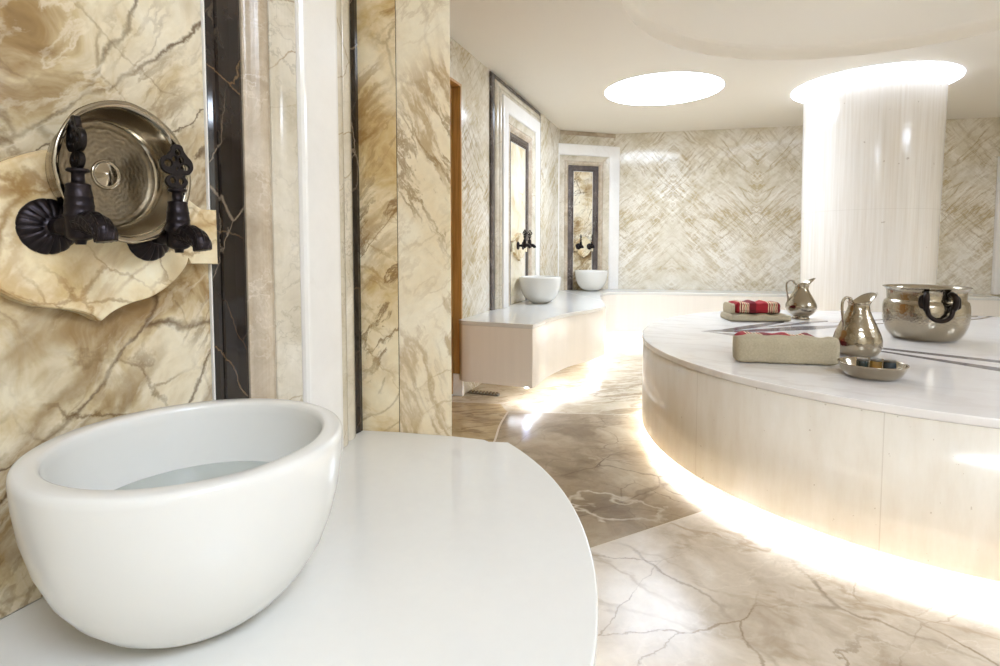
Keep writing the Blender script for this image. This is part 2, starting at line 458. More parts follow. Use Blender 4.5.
M['floor_far'] = marble('light_veined_floor_marble', [(.28,(168,152,124)), (.42,(198,184,158)), (.58,(218,206,184)), (.76,(230,220,202))],
    [dict(scale=4.0, width=.04, col=(142,122,92), amt=.7, rot=18, stretch=.2, mask=1.6, cut=.46, warp=.08),
     dict(scale=8, width=.03, col=(124,102,74), amt=.65, rot=24, stretch=.2, mask=2, cut=.5, warp=.08)],
    cloud_scale=2.0, rough=.22, seed=7.7, spec=.22, plane='xy', warp=.1)
M['floor_left'] = marble('tan_floor_marble', [(.28,(150,126,88)), (.42,(182,160,120)), (.58,(204,184,148)), (.76,(216,200,170))],
    [dict(scale=4, width=.03, col=(120,96,62), amt=.65, rot=8, stretch=.2, mask=1.6, cut=.46)],
    cloud_scale=2.4, rough=.22, seed=2.9, spec=.22, plane='xy', warp=.08)

# ------------------------------------------------------------------ key dimensions
CAMZ = 1.06
TOP = .56            # bench and stone tops
FB = .0675           # underside of their faces
CEIL = 2.48
# near left wall frame: origin, angle
PN = (-.67, .737); PF = (-.324, 3.772); ANG = atan2(.939, .344)
PB = (.64, 6.60); ANGB = atan2(.313, .95)
def wpt(P, ang, s, n):
    d = (cos(ang), sin(ang)); N_ = (d[1], -d[0])
    return (P[0] + d[0]*s + N_[0]*n, P[1] + d[1]*s + N_[1]*n)

# ------------------------------------------------------------------ floor
def quadpoly(mb, pts, mat, z=0.0):
    mb.add([(p[0],p[1],z) for p in pts], [tuple(range(len(pts)))], mat)
fl = MB()
sl = (2.116-1.883)/(.755-.327)
def seam_y(x): return 1.883 + (x-.327)*sl
X0, X1, Y0, Y1 = -2.6, 6.6, -2.6, 8.0
far_seam = [(.05,3.50), (.5,3.47), (1.0,3.42), (X1,3.2)]
seam_a = [(-.24,seam_y(-.24)), (-.14,2.35), (-.06,2.80), (-.028,2.981), (0,3.24), (.05,3.50)]
left_seam = [(X0,3.80), (-.33,3.735), (0.0,3.69)]
quadpoly(fl, [(X0,Y0),(X1,Y0),(X1,2.62),(1.55,seam_y(1.55)),(-.24,seam_y(-.24)),(X0,seam_y(X0))], 0)
mid = seam_a + far_seam[1:] + [(X1,2.62),(1.55,seam_y(1.55))]
quadpoly(fl, list(reversed(mid)), 1)
quadpoly(fl, [(X0,seam_y(X0))] + seam_a + [(0.0,3.69),(-.33,3.735),(X0,3.80)], 3)
quadpoly(fl, [(X0,3.80),(-.33,3.735),(0.0,3.69),(.05,3.50)] + far_seam[1:] + [(X1,Y1),(X0,Y1)], 2)
# slab edge and thin pale joints set flush in the floor
def ribbon(mb, pts, w, z, mat):
    L = [];R = []
    for i, p in enumerate(pts):
        a = Vector(pts[max(i-1,0)]); b = Vector(pts[min(i+1,len(pts)-1)]); t = (b-a).normalized(); n = Vector((-t.y, t.x))*w/2
        L.append((p[0]+n.x, p[1]+n.y, z)); R.append((p[0]-n.x, p[1]-n.y, z))
    n = len(pts)
    mb.add(L+R, [(i, i+1, n+i+1, n+i) for i in range(n-1)], mat)
sm = [tuple(p) for p in spline([Vector(p) for p in seam_a], 6)]
ribbon(fl, sm, .012, .0006, 4)
ribbon(fl, left_seam, .005, .0006, 4)
ribbon(fl, [(-.24,seam_y(-.24)),(1.4,seam_y(1.4))], .006, .0006, 4)
ribbon(fl, far_seam, .006, .0006, 4)
fl.box(X0, X1, Y0, Y1, -.12, -.001, 0)
o = fl.build('floor', [M['floor_near'], M['floor_mid'], M['floor_far'], M['floor_left'], M['grout']], recalc=False)
tag(o, kind='structure')

# ------------------------------------------------------------------ ceiling with a round recess
RC = (2.09, 2.72); RR = 1.485
cb = MB(); n = 96
ring = [(RC[0]+RR*cos(2*pi*k/n), RC[1]+RR*sin(2*pi*k/n)) for k in range(n)]
def sqpt(a):                                     # point on the outer rectangle in direction a from the recess centre
    dx, dy = cos(a), sin(a)
    t = min([( (X1 if dx>0 else X0)-RC[0])/dx if abs(dx)>1e-9 else 1e9, ((Y1 if dy>0 else Y0)-RC[1])/dy if abs(dy)>1e-9 else 1e9])
    return (RC[0]+dx*t, RC[1]+dy*t)
# extra directions at the rectangle's corners
angs = sorted([2*pi*k/n for k in range(n)] + [atan2(y-RC[1], x-RC[0]) % (2*pi) for x in (X0,X1) for y in (Y0,Y1)])
m_ = len(angs); ov = [sqpt(a) for a in angs]; iv = [(RC[0]+RR*cos(a), RC[1]+RR*sin(a)) for a in angs]
cb.add([(p[0],p[1],CEIL) for p in iv] + [(p[0],p[1],CEIL) for p in ov], [(i,(i+1)%m_,(i+1)%m_+m_,i+m_) for i in range(m_)], 0)
rz = .085
prof = [(RR, CEIL), (RR-.006, CEIL+.008), (RR-.011, CEIL+.03), (RR-.018, CEIL+.055), (RR-.032, CEIL+.076), (RR-.06, CEIL+rz), (.01, CEIL+rz)]
cb.lathe(prof, 128, (RC[0], RC[1], 0), 0, True)
cb.box(X0, X1, Y0, Y1, CEIL+rz+.01, CEIL+.2, 0)
o = cb.build('ceiling', M['ceil'], recalc=False)
for p in o.data.polygons:
    if abs(p.normal.z) > .95: p.use_smooth = False
tag(o, kind='structure')

# ------------------------------------------------------------------ walls
def wall(name, P, ang, s0, s1, z0, z1, mat, th=.12, parent=None, kind='structure'):
    b = MB(); b.box(s0, s1, 0, th, z0, z1)
    o = b.build(name, mat, parent)
    o.location = (P[0], P[1], 0); o.rotation_euler = (0, 0, ang)
    if kind: tag(o, kind=kind)
    return o
wall('wall_left', PN, ANG, -2.4, .80, 0, CEIL, M['wall'])
# the pier closing the near wall: two book slabs facing the room
p0, p4, p1 = (-.3955,1.489), (-.276,1.474), (-.129,1.441)
pb = MB()
pb.prism([p0, p4, (-.30,1.66), (-.47,1.64)], 0, CEIL)
o = pb.build('wall_pier', M['pier_dark'], bevel=.002); tag(o, kind='structure')
pb = MB()
pb.prism([(p4[0]+.0012,p4[1]), p1, (-.20,1.72), (-.2985,1.66)], 0, CEIL)
o = pb.build('wall_pier_end', M['pier'], bevel=.002); tag(o, kind='structure')
# far left wall with a doorway at its near end
wall('wall_left_far', PF, ANG, .15, 3.30, 0, CEIL, M['wall'])
wall('wall_lintel', PF, ANG, -1.15, .15, 2.215, CEIL, M['wall'])
wall('wall_left_corridor', PF, ANG, -2.6, -1.15, 0, CEIL, M['wall'])
dr = empty('door_1', (*wpt(PF, ANG, .15, 0), 0), ANG); tag(dr, kind='structure')
for nm, bx in (('jamb', (-.020,-.001,-.004,.118,.16,2.195)), ('jamb', (-1.249,-1.23,-.004,.118,0,2.195)), ('door_head', (-1.249,-.001,-.004,.118,2.195,2.214))):
    b = MB(); b.box(*bx); b.build(nm, M['wood'], dr, bevel=.002)
b = MB(); b.box(-1.225,-.024,.06,.10,.012,2.19); b.build('door_leaf', M['wood'], dr, bevel=.003)
b = MB(); b.box(-.03,-.001,-.014,.118,0,.158); o = b.build('baseboard_left', M['white'], bevel=.003)
o.location = (*wpt(PF, ANG, .15, 0), 0); o.rotation_euler = (0,0,ANG); tag(o, kind='structure')
# corner wall with the third basin, back wall, right and rear walls
wall('wall_corner', PB, ANGB, -.12, .84, 0, CEIL, M['wall'])
BW0 = (1.425, 6.862); BW1 = (5.25, 6.02)
AB = atan2(BW1[1]-BW0[1], BW1[0]-BW0[0])
LB = hypot(BW1[0]-BW0[0], BW1[1]-BW0[1])
wall('wall_back', BW0, AB, 0, LB+.6, 0, CEIL, M['wall_book'])
b = MB(); b.box(5.75,5.87,-2.4,6.4,0,CEIL); o = b.build('wall_right', M['wall']); tag(o, kind='structure')
b = MB(); b.box(-1.6,5.9,-2.12,-2.0,0,CEIL); o = b.build('wall_rear', M['wall']); tag(o, kind='structure')
b = MB(); b.box(-2.2,-2.08,-.4,5.0,0,CEIL); o = b.build('wall_corridor', M['wall']); tag(o, kind='structure')
# thin stone cornice over the corner wall and the back wall
for nm, P, a, s0, s1 in (('trim_1', PB, ANGB, -.02, .83),):
    b = MB(); b.box(s0, s1, -.012, -.0005, CEIL-.05, CEIL-.002); o = b.build(nm, M['mould_a'], bevel=.003)
    o.location = (P[0],P[1],0); o.rotation_euler = (0,0,a); tag(o, kind='structure')
# white pilaster standing on the back bench at the right
b = MB(); b.box(0, .5, -.05, -.001, TOP+.002, 2.06)
o = b.build('trim_2', M['white'], bevel=.006); q = wpt(BW0, AB, 4.06, 0)
o.location = (q[0],q[1],0); o.rotation_euler = (0,0,AB); tag(o, kind='structure')

# ------------------------------------------------------------------ wall niches (framed marble panels)
def frame(u0, t0, u1, t1, prof, back, z0):
    """U-shaped mitred frame: prof = [(w, n)...] across the band, w 0 at the inner edge"""
    pts = [(0, back)] + prof + [(1, back)]
    mb = MB(); m = len(pts); vs = []
    for st in range(4):
        for w, nn in pts:
            h = u0 + (u1-u0)*w; t = t0 + (t1-t0)*w
            x, z = ((-h, z0), (-h, t), (h, t), (h, z0))[st]
            vs.append((x, -nn, z))
    fs = []
    for st in range(3):
        for i in range(m):
            j = (i+1) % m
            fs.append((st*m+i, st*m+j, (st+1)*m+j, (st+1)*m+i))
    fs.append(tuple(range(m))); fs.append(tuple(reversed(range(3*m, 4*m))))
    mb.add(vs, fs)
    return mb
def arcprof(n0, n1, bulge, k=8):
    return [(i/k, n0 + (n1-n0)*i/k + bulge*sin(pi*i/k)) for i in range(k+1)]
def niche(label, P, ang, c, hb, tops, outer=True, darkm='black', pm='gold', z0=TOP+.0015, sc=1.0):
    q = wpt(P, ang, c, 0); r = empty('wall_niche', (q[0], q[1], 0), ang)
    tag(r, label, 'niche', 'framed marble wall niches')
    e = .0006
    b = MB(); b.box(-hb[0]+.004, hb[0]-.004, -.005, -.0006, z0, tops[0]-.004); b.build('panel', M[pm], r)
    f = frame(hb[0]-.0035, tops[0]-.0035, hb[0]-e, tops[0]-e, [(0,.010),(1,.010)], .0006, z0); f.build('fillet', M['white'], r)
    g = [(0,.011),(.12,.013),(.2,.0135),(.23,.010),(.27,.0165),(.6,.0175),(.9,.0165),(1,.013)]
    f = frame(hb[0], tops[0], hb[1]-e, tops[1]-e, g, .0006, z0); f.build('dark_border', M[darkm], r)
    f = frame(hb[1], tops[1], hb[2]-e, tops[2]-e, [(0,.017),(.06,.019)] + [(.1+.8*w, n_) for w, n_ in arcprof(.021,.034,.013)] + [(.96,.030),(1,.030)], .0006, z0)
    o = f.build('inner_moulding', M['mould_a'], r)
    f = frame(hb[2], tops[2], hb[3]-e, tops[3]-e, [(0,.032)] + [(.05+.9*w, n_) for w, n_ in arcprof(.034,.050,-.004)] + [(1,.050)], .0006, z0)
    f.build('outer_moulding', M['mould_b'], r)
    f = frame(hb[3], tops[3], hb[4]-e, tops[4]-e, [(0,.052),(.02,.058),(.06,.063),(.1,.0645),(.5,.0648),(.9,.0645),(.96,.063),(.99,.059),(1,.054)], .0006, z0)
    f.build('white_frame', M['white'], r)
    if outer:
        f = frame(hb[4], tops[4], hb[5]-e, tops[5]-e, [(0,.050)] + [(.04+.4*w, n_) for w, n_ in arcprof(.050,.040,.005)] + [(.5,.034)] + [(.52+.4*w, n_) for w, n_ in arcprof(.036,.027,.005)] + [(1,.022)], .0006, z0)
        f.build('surround_moulding', M['mould_b'], r)
        f = frame(hb[5], tops[5], hb[6], tops[6], [(0,.016),(.15,.020),(.5,.022),(.85,.020),(1,.014)], .0006, z0)
        f.build('dark_surround', M[darkm], r)
    return r
HB = (.22,.30,.358,.417,.55,.655,.695); TP = (2.01,2.085,2.14,2.20,2.33,2.43,2.468)
n_near = niche('large near wall niche of golden marble framed in black and white, behind the front basin', PN, ANG, .107, HB, TP)
n_far = niche('narrow-seen wall niche with white frame on the left wall past the wooden doorway', PF, ANG, 1.41, (.22,.30,.358,.417,.55,.64,.715), TP, darkm='grey_black', pm='panel_pale')
HC = (.130,.205,.262,.335,.475); TC = (2.0,2.07,2.12,2.18,2.315)
n_cor = niche('small wall niche with white frame and grey border in the far corner', PB, ANGB, .39, HC, TC, outer=False, darkm='grey_black')

# ------------------------------------------------------------------ fountain plaques
def plaque(label, P, ang, c, w=1.0, nz=.0055):
    q = wpt(P, ang, c, nz); half = [(0,.950),(.018,.962),(.045,.972),(.085,.981),(.122,1.002),(.148,1.028),(.156,1.046),(.163,1.033),(.218,1.031),(.218,1.133),(.186,1.133),(.172,1.140),(.125,1.169),(.07,1.196),(0,1.214)]
    def cr(a, b): return spline([Vector((x,z)) for x, z in half[a:b]], 5)
    r = [tuple(p) for p in cr(0,7)] + [half[7], half[8], half[9], half[10]] + [tuple(p) for p in cr(10,15)][1:]
    out = [(x*w, z) for x, z in r] + [(-x*w, z) for x, z in reversed(r[1:-1])]
    b = MB(); m = len(out)
    cx, cz = 0, 1.08
    lay = [(1.0, 0.0), (1.0, .019), (.985, .024), (.965, .025)]
    vs = []
    for k, n_ in lay:
        for x, z in out: vs.append((cx+(x-cx)*k, -n_, cz+(z-cz)*k))
    fs = []
    for L in range(len(lay)-1):
        for i in range(m): fs.append((L*m+i, L*m+(i+1)%m, (L+1)*m+(i+1)%m, (L+1)*m+i))
    fs.append(tuple(range(m))); fs.append(tuple(range(3*m, 4*m)))
    b.add(vs, fs)
    o = b.build('fountain_plaque', M['plaque'])
    o.location = (q[0], q[1], 0); o.rotation_euler = (0,0,ang)
    tag(o, label, 'plaque', 'shaped marble plaques behind the taps')
    return o
plaque('shaped pale marble plaque with pointed lower tip behind the large black taps', PN, ANG, .107)
plaque('small pale plaque seen edge-on behind the taps of the left wall niche', PF, ANG, 1.41)
plaque('small pale plaque under the taps of the far corner niche', PB, ANGB, .397, w=.58)

# ------------------------------------------------------------------ taps
def key_mesh():
    cu = bpy.data.curves.new('key_outline', 'CURVE'); cu.dimensions = '2D'; cu.fill_mode = 'BOTH'
    cu.extrude = .0028; cu.bevel_depth = .0009; cu.bevel_resolution = 1
    k = .00152; ox, oy = 395/5.55, 552/5.55
    def T(p): return ((p[0]/5.55-ox)*k*.93, (oy-p[1]/5.55)*k*1.04)
    out = [(400,308),(425,316),(436,343),(455,368),(480,395),(486,432),(466,462),(440,470),(418,474),(438,488),(452,510),(442,532),(420,547),(366,547),(340,530),(332,508),(346,486),(374,473),(342,466),(312,445),(306,405),(325,378),(350,366),(364,343),(374,316)]
    holes = [((401,350),15,19),((419,392),14,17),((381,388),12,15),((347,412),20,19),((440,430),22,17),((368,506),14,16),((416,508),14,16),((396,440),8,10)]
    def add(pts):
        s = cu.splines.new('POLY'); s.points.add(len(pts)-1); s.use_cyclic_u = True
        for i, p in enumerate(pts): s.points[i].co = (p[0], p[1], 0, 1)
    add([T(p) for p in spline([Vector(p) for p in out], 4, True)])
    for c, a, b in holes: add([T((c[0]+1.28*a*cos(2*pi*i/14), c[1]+1.22*b*sin(2*pi*i/14))) for i in range(14)])
    ob = bpy.data.objects.new('key_outline', cu); COL.objects.link(ob)
    dg = bpy.context.evaluated_depsgraph_get(); dg.update()
    me = bpy.data.meshes.new_from_object(ob.evaluated_get(dg))
    bpy.data.objects.remove(ob); bpy.data.curves.remove(cu)
    me.materials.clear(); me.materials.append(M['bronze_key'])
    for v in me.vertices: v.co = (v.co.x, v.co.z, v.co.y)      # stand it up in x-z
    return me
def make_tap():
    r = empty('wall_tap'); BN = .066
    def flute(rr, z, a): 
        g_ = (1-abs(sin(a*8)))**3
        return rr*(1 - .02*g_*(rr > .03)), z - (.0035*g_*(rr > .014) if z > .001 else 0)
    b = MB(); b.lathe([(.001,.016),(.012,.016),(.0135,.013),(.015,.0145),(.020,.013),(.028,.0095),(.034,.006),(.0385,.0025),(.039,0),(.001,0)], 108, (0,0,0), 0, True, flute, 'y')
    b.build('escutcheon', M['bronze'], r)
    b = MB(); b.lathe([(.0105,.013),(.0105,.028),(.0125,.030),(.0125,.034),(.0105,.036),(.0115,BN)], 24, (0,0,0), 0, True, None, 'y')
    b.build('stem', M['bronze'], r)
    body = [(r_, z_*.86+.004) for r_, z_ in [(.001,-.034),(.006,-.034),(.007,-.028),(.012,-.026),(.0165,-.022),(.0175,-.010),(.0175,.006),(.019,.008),(.019,.012),(.0175,.014),(.0168,.024),(.0176,.026),(.0168,.028),(.0158,.038),(.0166,.040),(.0155,.042),(.0140,.056),(.0145,.059),(.0125,.061),(.0078,.062),(.0075,.077),(.0125,.079),(.0135,.081),(.0125,.084),(.006,.085),(.001,.085)]]
    b = MB(); b.lathe(body, 32, (0,-BN,0)); b.build('valve_body', M['bronze'], r)
    pth = spline([Vector((0,-BN,-.004)), Vector((0,-BN-.018,-.001)), Vector((0,-BN-.034,-.004)), Vector((0,-BN-.047,-.014)), Vector((0,-BN-.050,-.026))], 8)
    m_ = len(pth)
    b = MB(); pth = [p+Vector((0,0,.005)) for p in pth]; b.tube(pth, [.0165 - .004*i/(m_-1) + .0007*cos(i*1.9) for i in range(m_)], 20)
    # spiral ribs along the spout
    for q in range(9):
        a0 = 2*pi*q/9; rp = []
        for i, p in enumerate(pth):
            t = (pth[min(i+1,m_-1)] - pth[max(i-1,0)]).normalized(); u = Vector((1,0,0)); w_ = t.cross(u)
            a = a0 + i*.05; rr = .0160 - .004*i/(m_-1)
            rp.append(p + (u*cos(a)+w_*sin(a))*rr)
        b.tube(rp, .0016, 6)
    b.build('spout', M['bronze'], r)
    k = bpy.data.objects.new('key_handle', key_mesh()); COL.objects.link(k); k.parent = r; k.location = (0,-BN,.0762)
    return r
tap0 = make_tap()
TAPG = 'ornate black wall taps'
def place_tap(o, P, ang, s, n, z, turn, label):
    q = wpt(P, ang, s, n); o.location = (q[0], q[1], z); o.rotation_euler = (0,0,ang)
    tag(o, label, 'tap', TAPG)
    for ch in o.children:
        if ch.name.startswith('key_handle'): ch.rotation_euler = (0,0,turn)
PZ = .0312
place_tap(tap0, PN, ANG, .038, PZ, 1.091, radians(78), 'left one of the two large black taps over the front basin, key seen edge-on')
specs = [(PN, ANG, .186, 1.079, radians(-20), 'right one of the two large black taps over the front basin, pierced key facing out'),
         (PF, ANG, 1.335, 1.09, radians(70), 'nearer black tap of the left wall niche past the doorway'),
         (PF, ANG, 1.485, 1.09, radians(-60), 'farther black tap of the left wall niche past the doorway, beside the grey border'),
         (PB, ANGB, .322, 1.09, radians(80), 'left black tap in the far corner niche'),
         (PB, ANGB, .472, 1.09, radians(70), 'right black tap in the far corner niche')]
for P, a, s, z, t, lb in specs: place_tap(copy_tree(tap0), P, a, s, PZ, z, t, lb)

# ------------------------------------------------------------------ chased pan hung on the near plaque
q = wpt(PN, ANG, .117, PZ); pan = empty('wall_pan', (q[0], q[1], 1.172), ANG)
tag(pan, 'round nickel pan with chased floor hanging between the two large black taps', 'pan')
def scal(r, z, a): return (r*(1+.012*abs(cos(a*4))**6*(r > .09)), z)
b = MB(); b.lathe([(.0765,0),(.081,.003),(.0855,.014),(.0930,.048),(.1005,.0535),(.1030,.0555),(.1005,.0575),(.0940,.0550),(.0905,.048),(.0840,.020),(.0800,.0105),(.0770,.0078)], 96, mod=scal, axis='y')
b.build('side_wall', M['nickel_s'], pan)
b = MB(); b.lathe([(.0765,.0003),(.001,.0003)], 64, axis='y'); b.lathe([(.0772,.0078),(.0745,.0092),(.0725,.0075),(.0705,.0080),(.069,.0050),(.067,.0042),(.040,.0042),(.0225,.0042)], 96, axis='y')
b.build('pan_floor', M['engraved'], pan)
b = MB(); b.lathe([(.0225,.0042),(.0218,.0068),(.0195,.0072),(.0185,.0052),(.0165,.0056),(.009,.0094),(.001,.0104)], 48, axis='y'); b.build('boss', M['nickel_s'], pan)

# ------------------------------------------------------------------ washbasins
def make_basin():
    r = empty('washbasin')
    b = MB()
    R = .194; H = .244
    outer = [(.001,0),(.056,0),(.070,.002),(.084,.007),(.102,.017),(.122,.032),(.144,.056),(.163,.086),(.1775,.124),(.1875,.165),(.1925,.205),(.1940,.232),(.1935,.238),(.1915,.242),(.188,.244)]
    inner = [(.170,.244),(.1665,.2425),(.1645,.238),(.1635,.225),(.1605,.185),(.152,.140),(.138,.100),(.112,.062),(.07,.038),(.001,.030)]
    b.lathe(outer+inner, 96)
    b.build('bowl', M['basin'], r)
    return r
bas0 = make_basin(); BG = 'round white marble basins on the benches'
bas0.location = (-.418,.737,TOP); tag(bas0, 'large white basin in the foreground on the curved front bench', 'basin', BG)
b = MB(); b.lathe([(.001,.148),(.1530,.148)], 72); b.build('water', M['water'], bas0)
def basin(x, y, lb):
    o = copy_tree(bas0); o.location = (x,y,TOP); tag(o, lb, 'basin', BG)
    return o
basin(.372,5.06,'white basin under the left wall niche, on the bench past the doorway')
basin(1.09,6.525,'farthest white basin standing in front of the small corner niche')

# ------------------------------------------------------------------ benches
def inset(pts, d):
    """offset a polyline/polygon inward by d (closed, ccw)"""
    m = len(pts); out = []
    for i in range(m):
        a, p, c = Vector(pts[i-1]), Vector(pts[i]), Vector(pts[(i+1)%m])
        t1 = (p-a); t2 = (c-p)
        if t1.length < 1e-9 or t2.length < 1e-9: out.append(tuple(p)); continue
        t1.normalize(); t2.normalize()
        n1 = Vector((-t1.y, t1.x)); n2 = Vector((-t2.y, t2.x)); nn = n1+n2
        if nn.length < 1e-6: nn = n1
        nn.normalize(); k = d/max(.35, nn.dot(n1))
        out.append((p.x+nn.x*k, p.y+nn.y*k))
    return out
def ccw(pts):
    A = sum(pts[i-1][0]*pts[i][1]-pts[i][0]*pts[i-1][1] for i in range(len(pts)))
    return pts if A > 0 else pts[::-1]
def strip(pts, w, z0, z1, name, mat, parent):
    b = MB(); m = len(pts); vs = []
    for i, p in enumerate(pts):
        a = Vector(pts[max(i-1,0)]); c = Vector(pts[min(i+1,m-1)]); t = (c-a).normalized(); n_ = Vector((-t.y,t.x))*w
        vs += [(p[0],p[1],z0),(p[0]+n_.x,p[1]+n_.y,z0),(p[0]+n_.x,p[1]+n_.y,z1),(p[0],p[1],z1)]
    fs = []
    for i in range(m-1):
        for k in range(4):
            fs.append((i*4+k, i*4+(k+1)%4, i*4+4+(k+1)%4, i*4+4+k))
    fs += [(0,1,2,3), tuple(range(4*m-1, 4*m-5, -1))]
    b.add(vs, fs)
    return b.build(name, mat, parent)
def bench(label, outline, front, fb=FB, pin=.13, led='led', led_from=0, base=None):
    """outline: closed plan polygon; front: the open run of outline points that faces the room (ccw order)"""
    r = empty('marble_bench', (0,0,0)); tag(r, label, 'bench')
    pts = outline
    assert ccw(outline) is outline
    b = MB(); b.prism(pts, TOP-.03, TOP, smooth=False); b.build('top_slab', M['bench_top'], r, bevel=.004, angle=50)
    ins = inset(pts, .004)
    b = MB(); b.prism(ins, fb, TOP-.0305, smooth=False); b.build('face', M['face'], r, bevel=.003, angle=50)
    fr = front
    def offset(dd):
        off = []; m = len(fr)
        for i in range(m):
            t1 = (Vector(fr[i])-Vector(fr[max(i-1,0)])) if i else (Vector(fr[1])-Vector(fr[0]))
            t2 = (Vector(fr[min(i+1,m-1)])-Vector(fr[i])) if i < m-1 else t1
            n1 = Vector((-t1.y,t1.x)).normalized(); n2 = Vector((-t2.y,t2.x)).normalized(); nn = (n1+n2).normalized(); k_ = dd/max(.4, nn.dot(n1))
            off.append((fr[i][0]+nn.x*k_, fr[i][1]+nn.y*k_))
        return off
    fset = set(fr); rest = [p for p in pts if p not in fset]
    b = MB(); b.prism(base or (offset(pin) + rest), 0.0, fb-.0005); b.build('plinth', M['face'], r)
    strip(offset(.045)[led_from:], .022, fb-.010, fb-.0008, 'led_strip', M[led], r)
    return r
# front bench: an arc swelling from the pier round to the near wall
CC = (-.815,.907); CR = .9675
a_hi = atan2(1.406-CC[1], -.021-CC[0]); a_lo = radians(-101)
arc = [(CC[0]+CR*cos(a_lo+(a_hi-a_lo)*k/64), CC[1]+CR*sin(a_lo+(a_hi-a_lo)*k/64)) for k in range(65)]
w0 = wpt(PN, ANG, -1.02, .001); w1 = wpt(PN, ANG, .795, .001)
arc = [p for p in arc if (p[0]-PN[0])*sin(ANG) - (p[1]-PN[1])*cos(ANG) > .03]
corner = [(-.021,1.406)]
arc[-1] = (-.028,1.397)
front_out = arc + [(-.040,1.411), (-.125,1.438), (-.277,1.4715), (-.389,1.487), w1, w0]
bench('curved white front bench carrying the large foreground basin', front_out, arc)
# left bench: straight end then a concave-convex swell, running round the corner
F = (.219,3.598)
sw = spline([Vector(p) for p in [F,(.274,3.722),(.345,3.915),(.436,4.088),(.535,4.255),(.640,4.375),(.735,4.475),(.853,4.642),(.926,4.78),(.957,4.95),(.985,5.2),(.992,5.30)]], 5)
sw = [tuple(p) for p in sw]
s_in = wpt(PF, ANG, .085, .003)
cornerpt = (.70,6.605)
left_out = [(-.20,3.768), (.04,3.673)] + sw + [(.705,6.606), wpt(PF, ANG, 2.95, .003), s_in, (-.262,3.792)]
bench('white bench with a swelling front along the left wall under two basins', left_out, [(-.20,3.768), (.04,3.673)] + sw, fb=.13, led='led_low', led_from=1, base=[wpt(PF,ANG,.80,.003), wpt(PF,ANG,.80,.22), wpt(PF,ANG,1.2,.38), wpt(PF,ANG,1.6,.50), (.80,5.05), (.84,5.32), (.704,6.60), wpt(PF,ANG,2.95,.003)])
# back bench under the book-matched wall
bf = [tuple(p) for p in spline([Vector(p) for p in [(.9935,5.302),(1.04,5.62),(1.11,5.98),(1.21,6.22),(1.34,6.325),(1.50,6.314)]], 5)] + [ (2.272,6.175), (3.6,5.915), (4.95,5.645)]
bw_ = [wpt(BW0, AB, LB+.05, .003), wpt(BW0, AB, .035, .003), (.7065,6.6085)]
back_out = bf + [(5.2,5.6)] + bw_
bench('long straight white bench along the bookmatched back wall', back_out, bf, fb=.085, led='led_low')

# drain of the left bench: small metal grate lying on the floor at its foot
b = MB()
g0 = empty('floor_drain', (-.13,3.94,0), radians(-21)); tag(g0, 'narrow metal drain grate on the floor under the near end of the left bench', 'drain')
b.box(-.11,.13,-.022,.022,.0008,.012)
b.build('drain_tray', M['jar_lid'], g0, bevel=.002)
b = MB()
for k in range(9): b.box(-.10+.026*k, -.09+.026*k, -.018,.018,.0122,.022)
b.build('grate_bars', M['nickel_s'], g0)

# ------------------------------------------------------------------ heated stone platform
EC = (2.386,3.0416); EA, EB, ET = 1.734, 1.481, .8354
def st_r(th):
    u = th-ET; R = EA*EB/math.sqrt((EB*cos(u))**2+(EA*sin(u))**2)
    d = (th - radians(68) + pi) % (2*pi) - pi
    R *= 1 - .165*math.exp(-(d/.62)**2)
    return R
def stp(th, d=0.0): 
    R = st_r(th)-d
    return (EC[0]+R*cos(th), EC[1]+R*sin(th))
NS = 160
so = [stp(2*pi*k/NS) for k in range(NS)]
stone = empty('heated_stone_platform', (EC[0],EC[1],0)); tag(stone, 'big round marble platform glowing from below, with silver vessels and towels on top', 'platform')
def shift(pts): return [(p[0]-EC[0], p[1]-EC[1]) for p in pts]
b = MB(); b.prism(shift(so), TOP-.03, TOP, smooth=False); b.build('top_slab', M['stone_top'], stone, bevel=.006, seg=3, angle=50)
b = MB(); b.prism(shift([stp(2*pi*k/NS,.006) for k in range(NS)]), FB, TOP-.0305, smooth=True)
o = b.build('drum', None, stone) if False else None
# drum with its own streaked marble, made with slab joints
def drum_mat():
    N = NT('striated_drum_marble'); co = N.coord(); s = N.n('ShaderNodeSeparateXYZ'); N.l(co, s.inputs[0])
    a = N.math('ARCTAN2', s.outputs[1], s.outputs[0])
    c = N.n('ShaderNodeCombineXYZ'); N.l(a, c.inputs[0]); N.l(N.math('MULTIPLY', s.outputs[2], .12), c.inputs[2])
    f = N.noise(c.outputs[0], 30, 4, .65); f2 = N.noise(c.outputs[0], 5, 3, .6)
    col = N.ramp(f, [(.3, lin((236,228,215))), (.5, lin((242,236,225))), (.7, lin((247,242,233)))])
    col = N.mix(N.math('MULTIPLY', f2, .35), col, lin((238,230,214)))
    sp = N.noise(co, 60, 2, .5)
    col = N.mix(N.math('MULTIPLY', N.math('GREATER_THAN', sp, .75), .4), col, lin((168,146,118)))
    j = N.math('LESS_THAN', N.math('PINGPONG', N.math('ADD', a, 2.2915), .2115), .0010)
    col = N.mix(N.math('MULTIPLY', j, .25), col, lin((170,150,124)))
    N.l(col, N.b.inputs['Base Color']); N.b.inputs['Roughness'].default_value = .2
    return N.m
dm = drum_mat()
b.build('drum', dm, stone)
b = MB(); b.prism(shift([stp(2*pi*k/NS,.15) for k in range(NS)]), 0, FB-.0005, smooth=True); b.build('plinth', M['face'], stone)
rp = shift([stp(2*pi*k/NS,.045) for k in range(NS+1)])
strip(rp, .022, FB-.010, FB-.0008, 'led_strip', M['led'], stone)
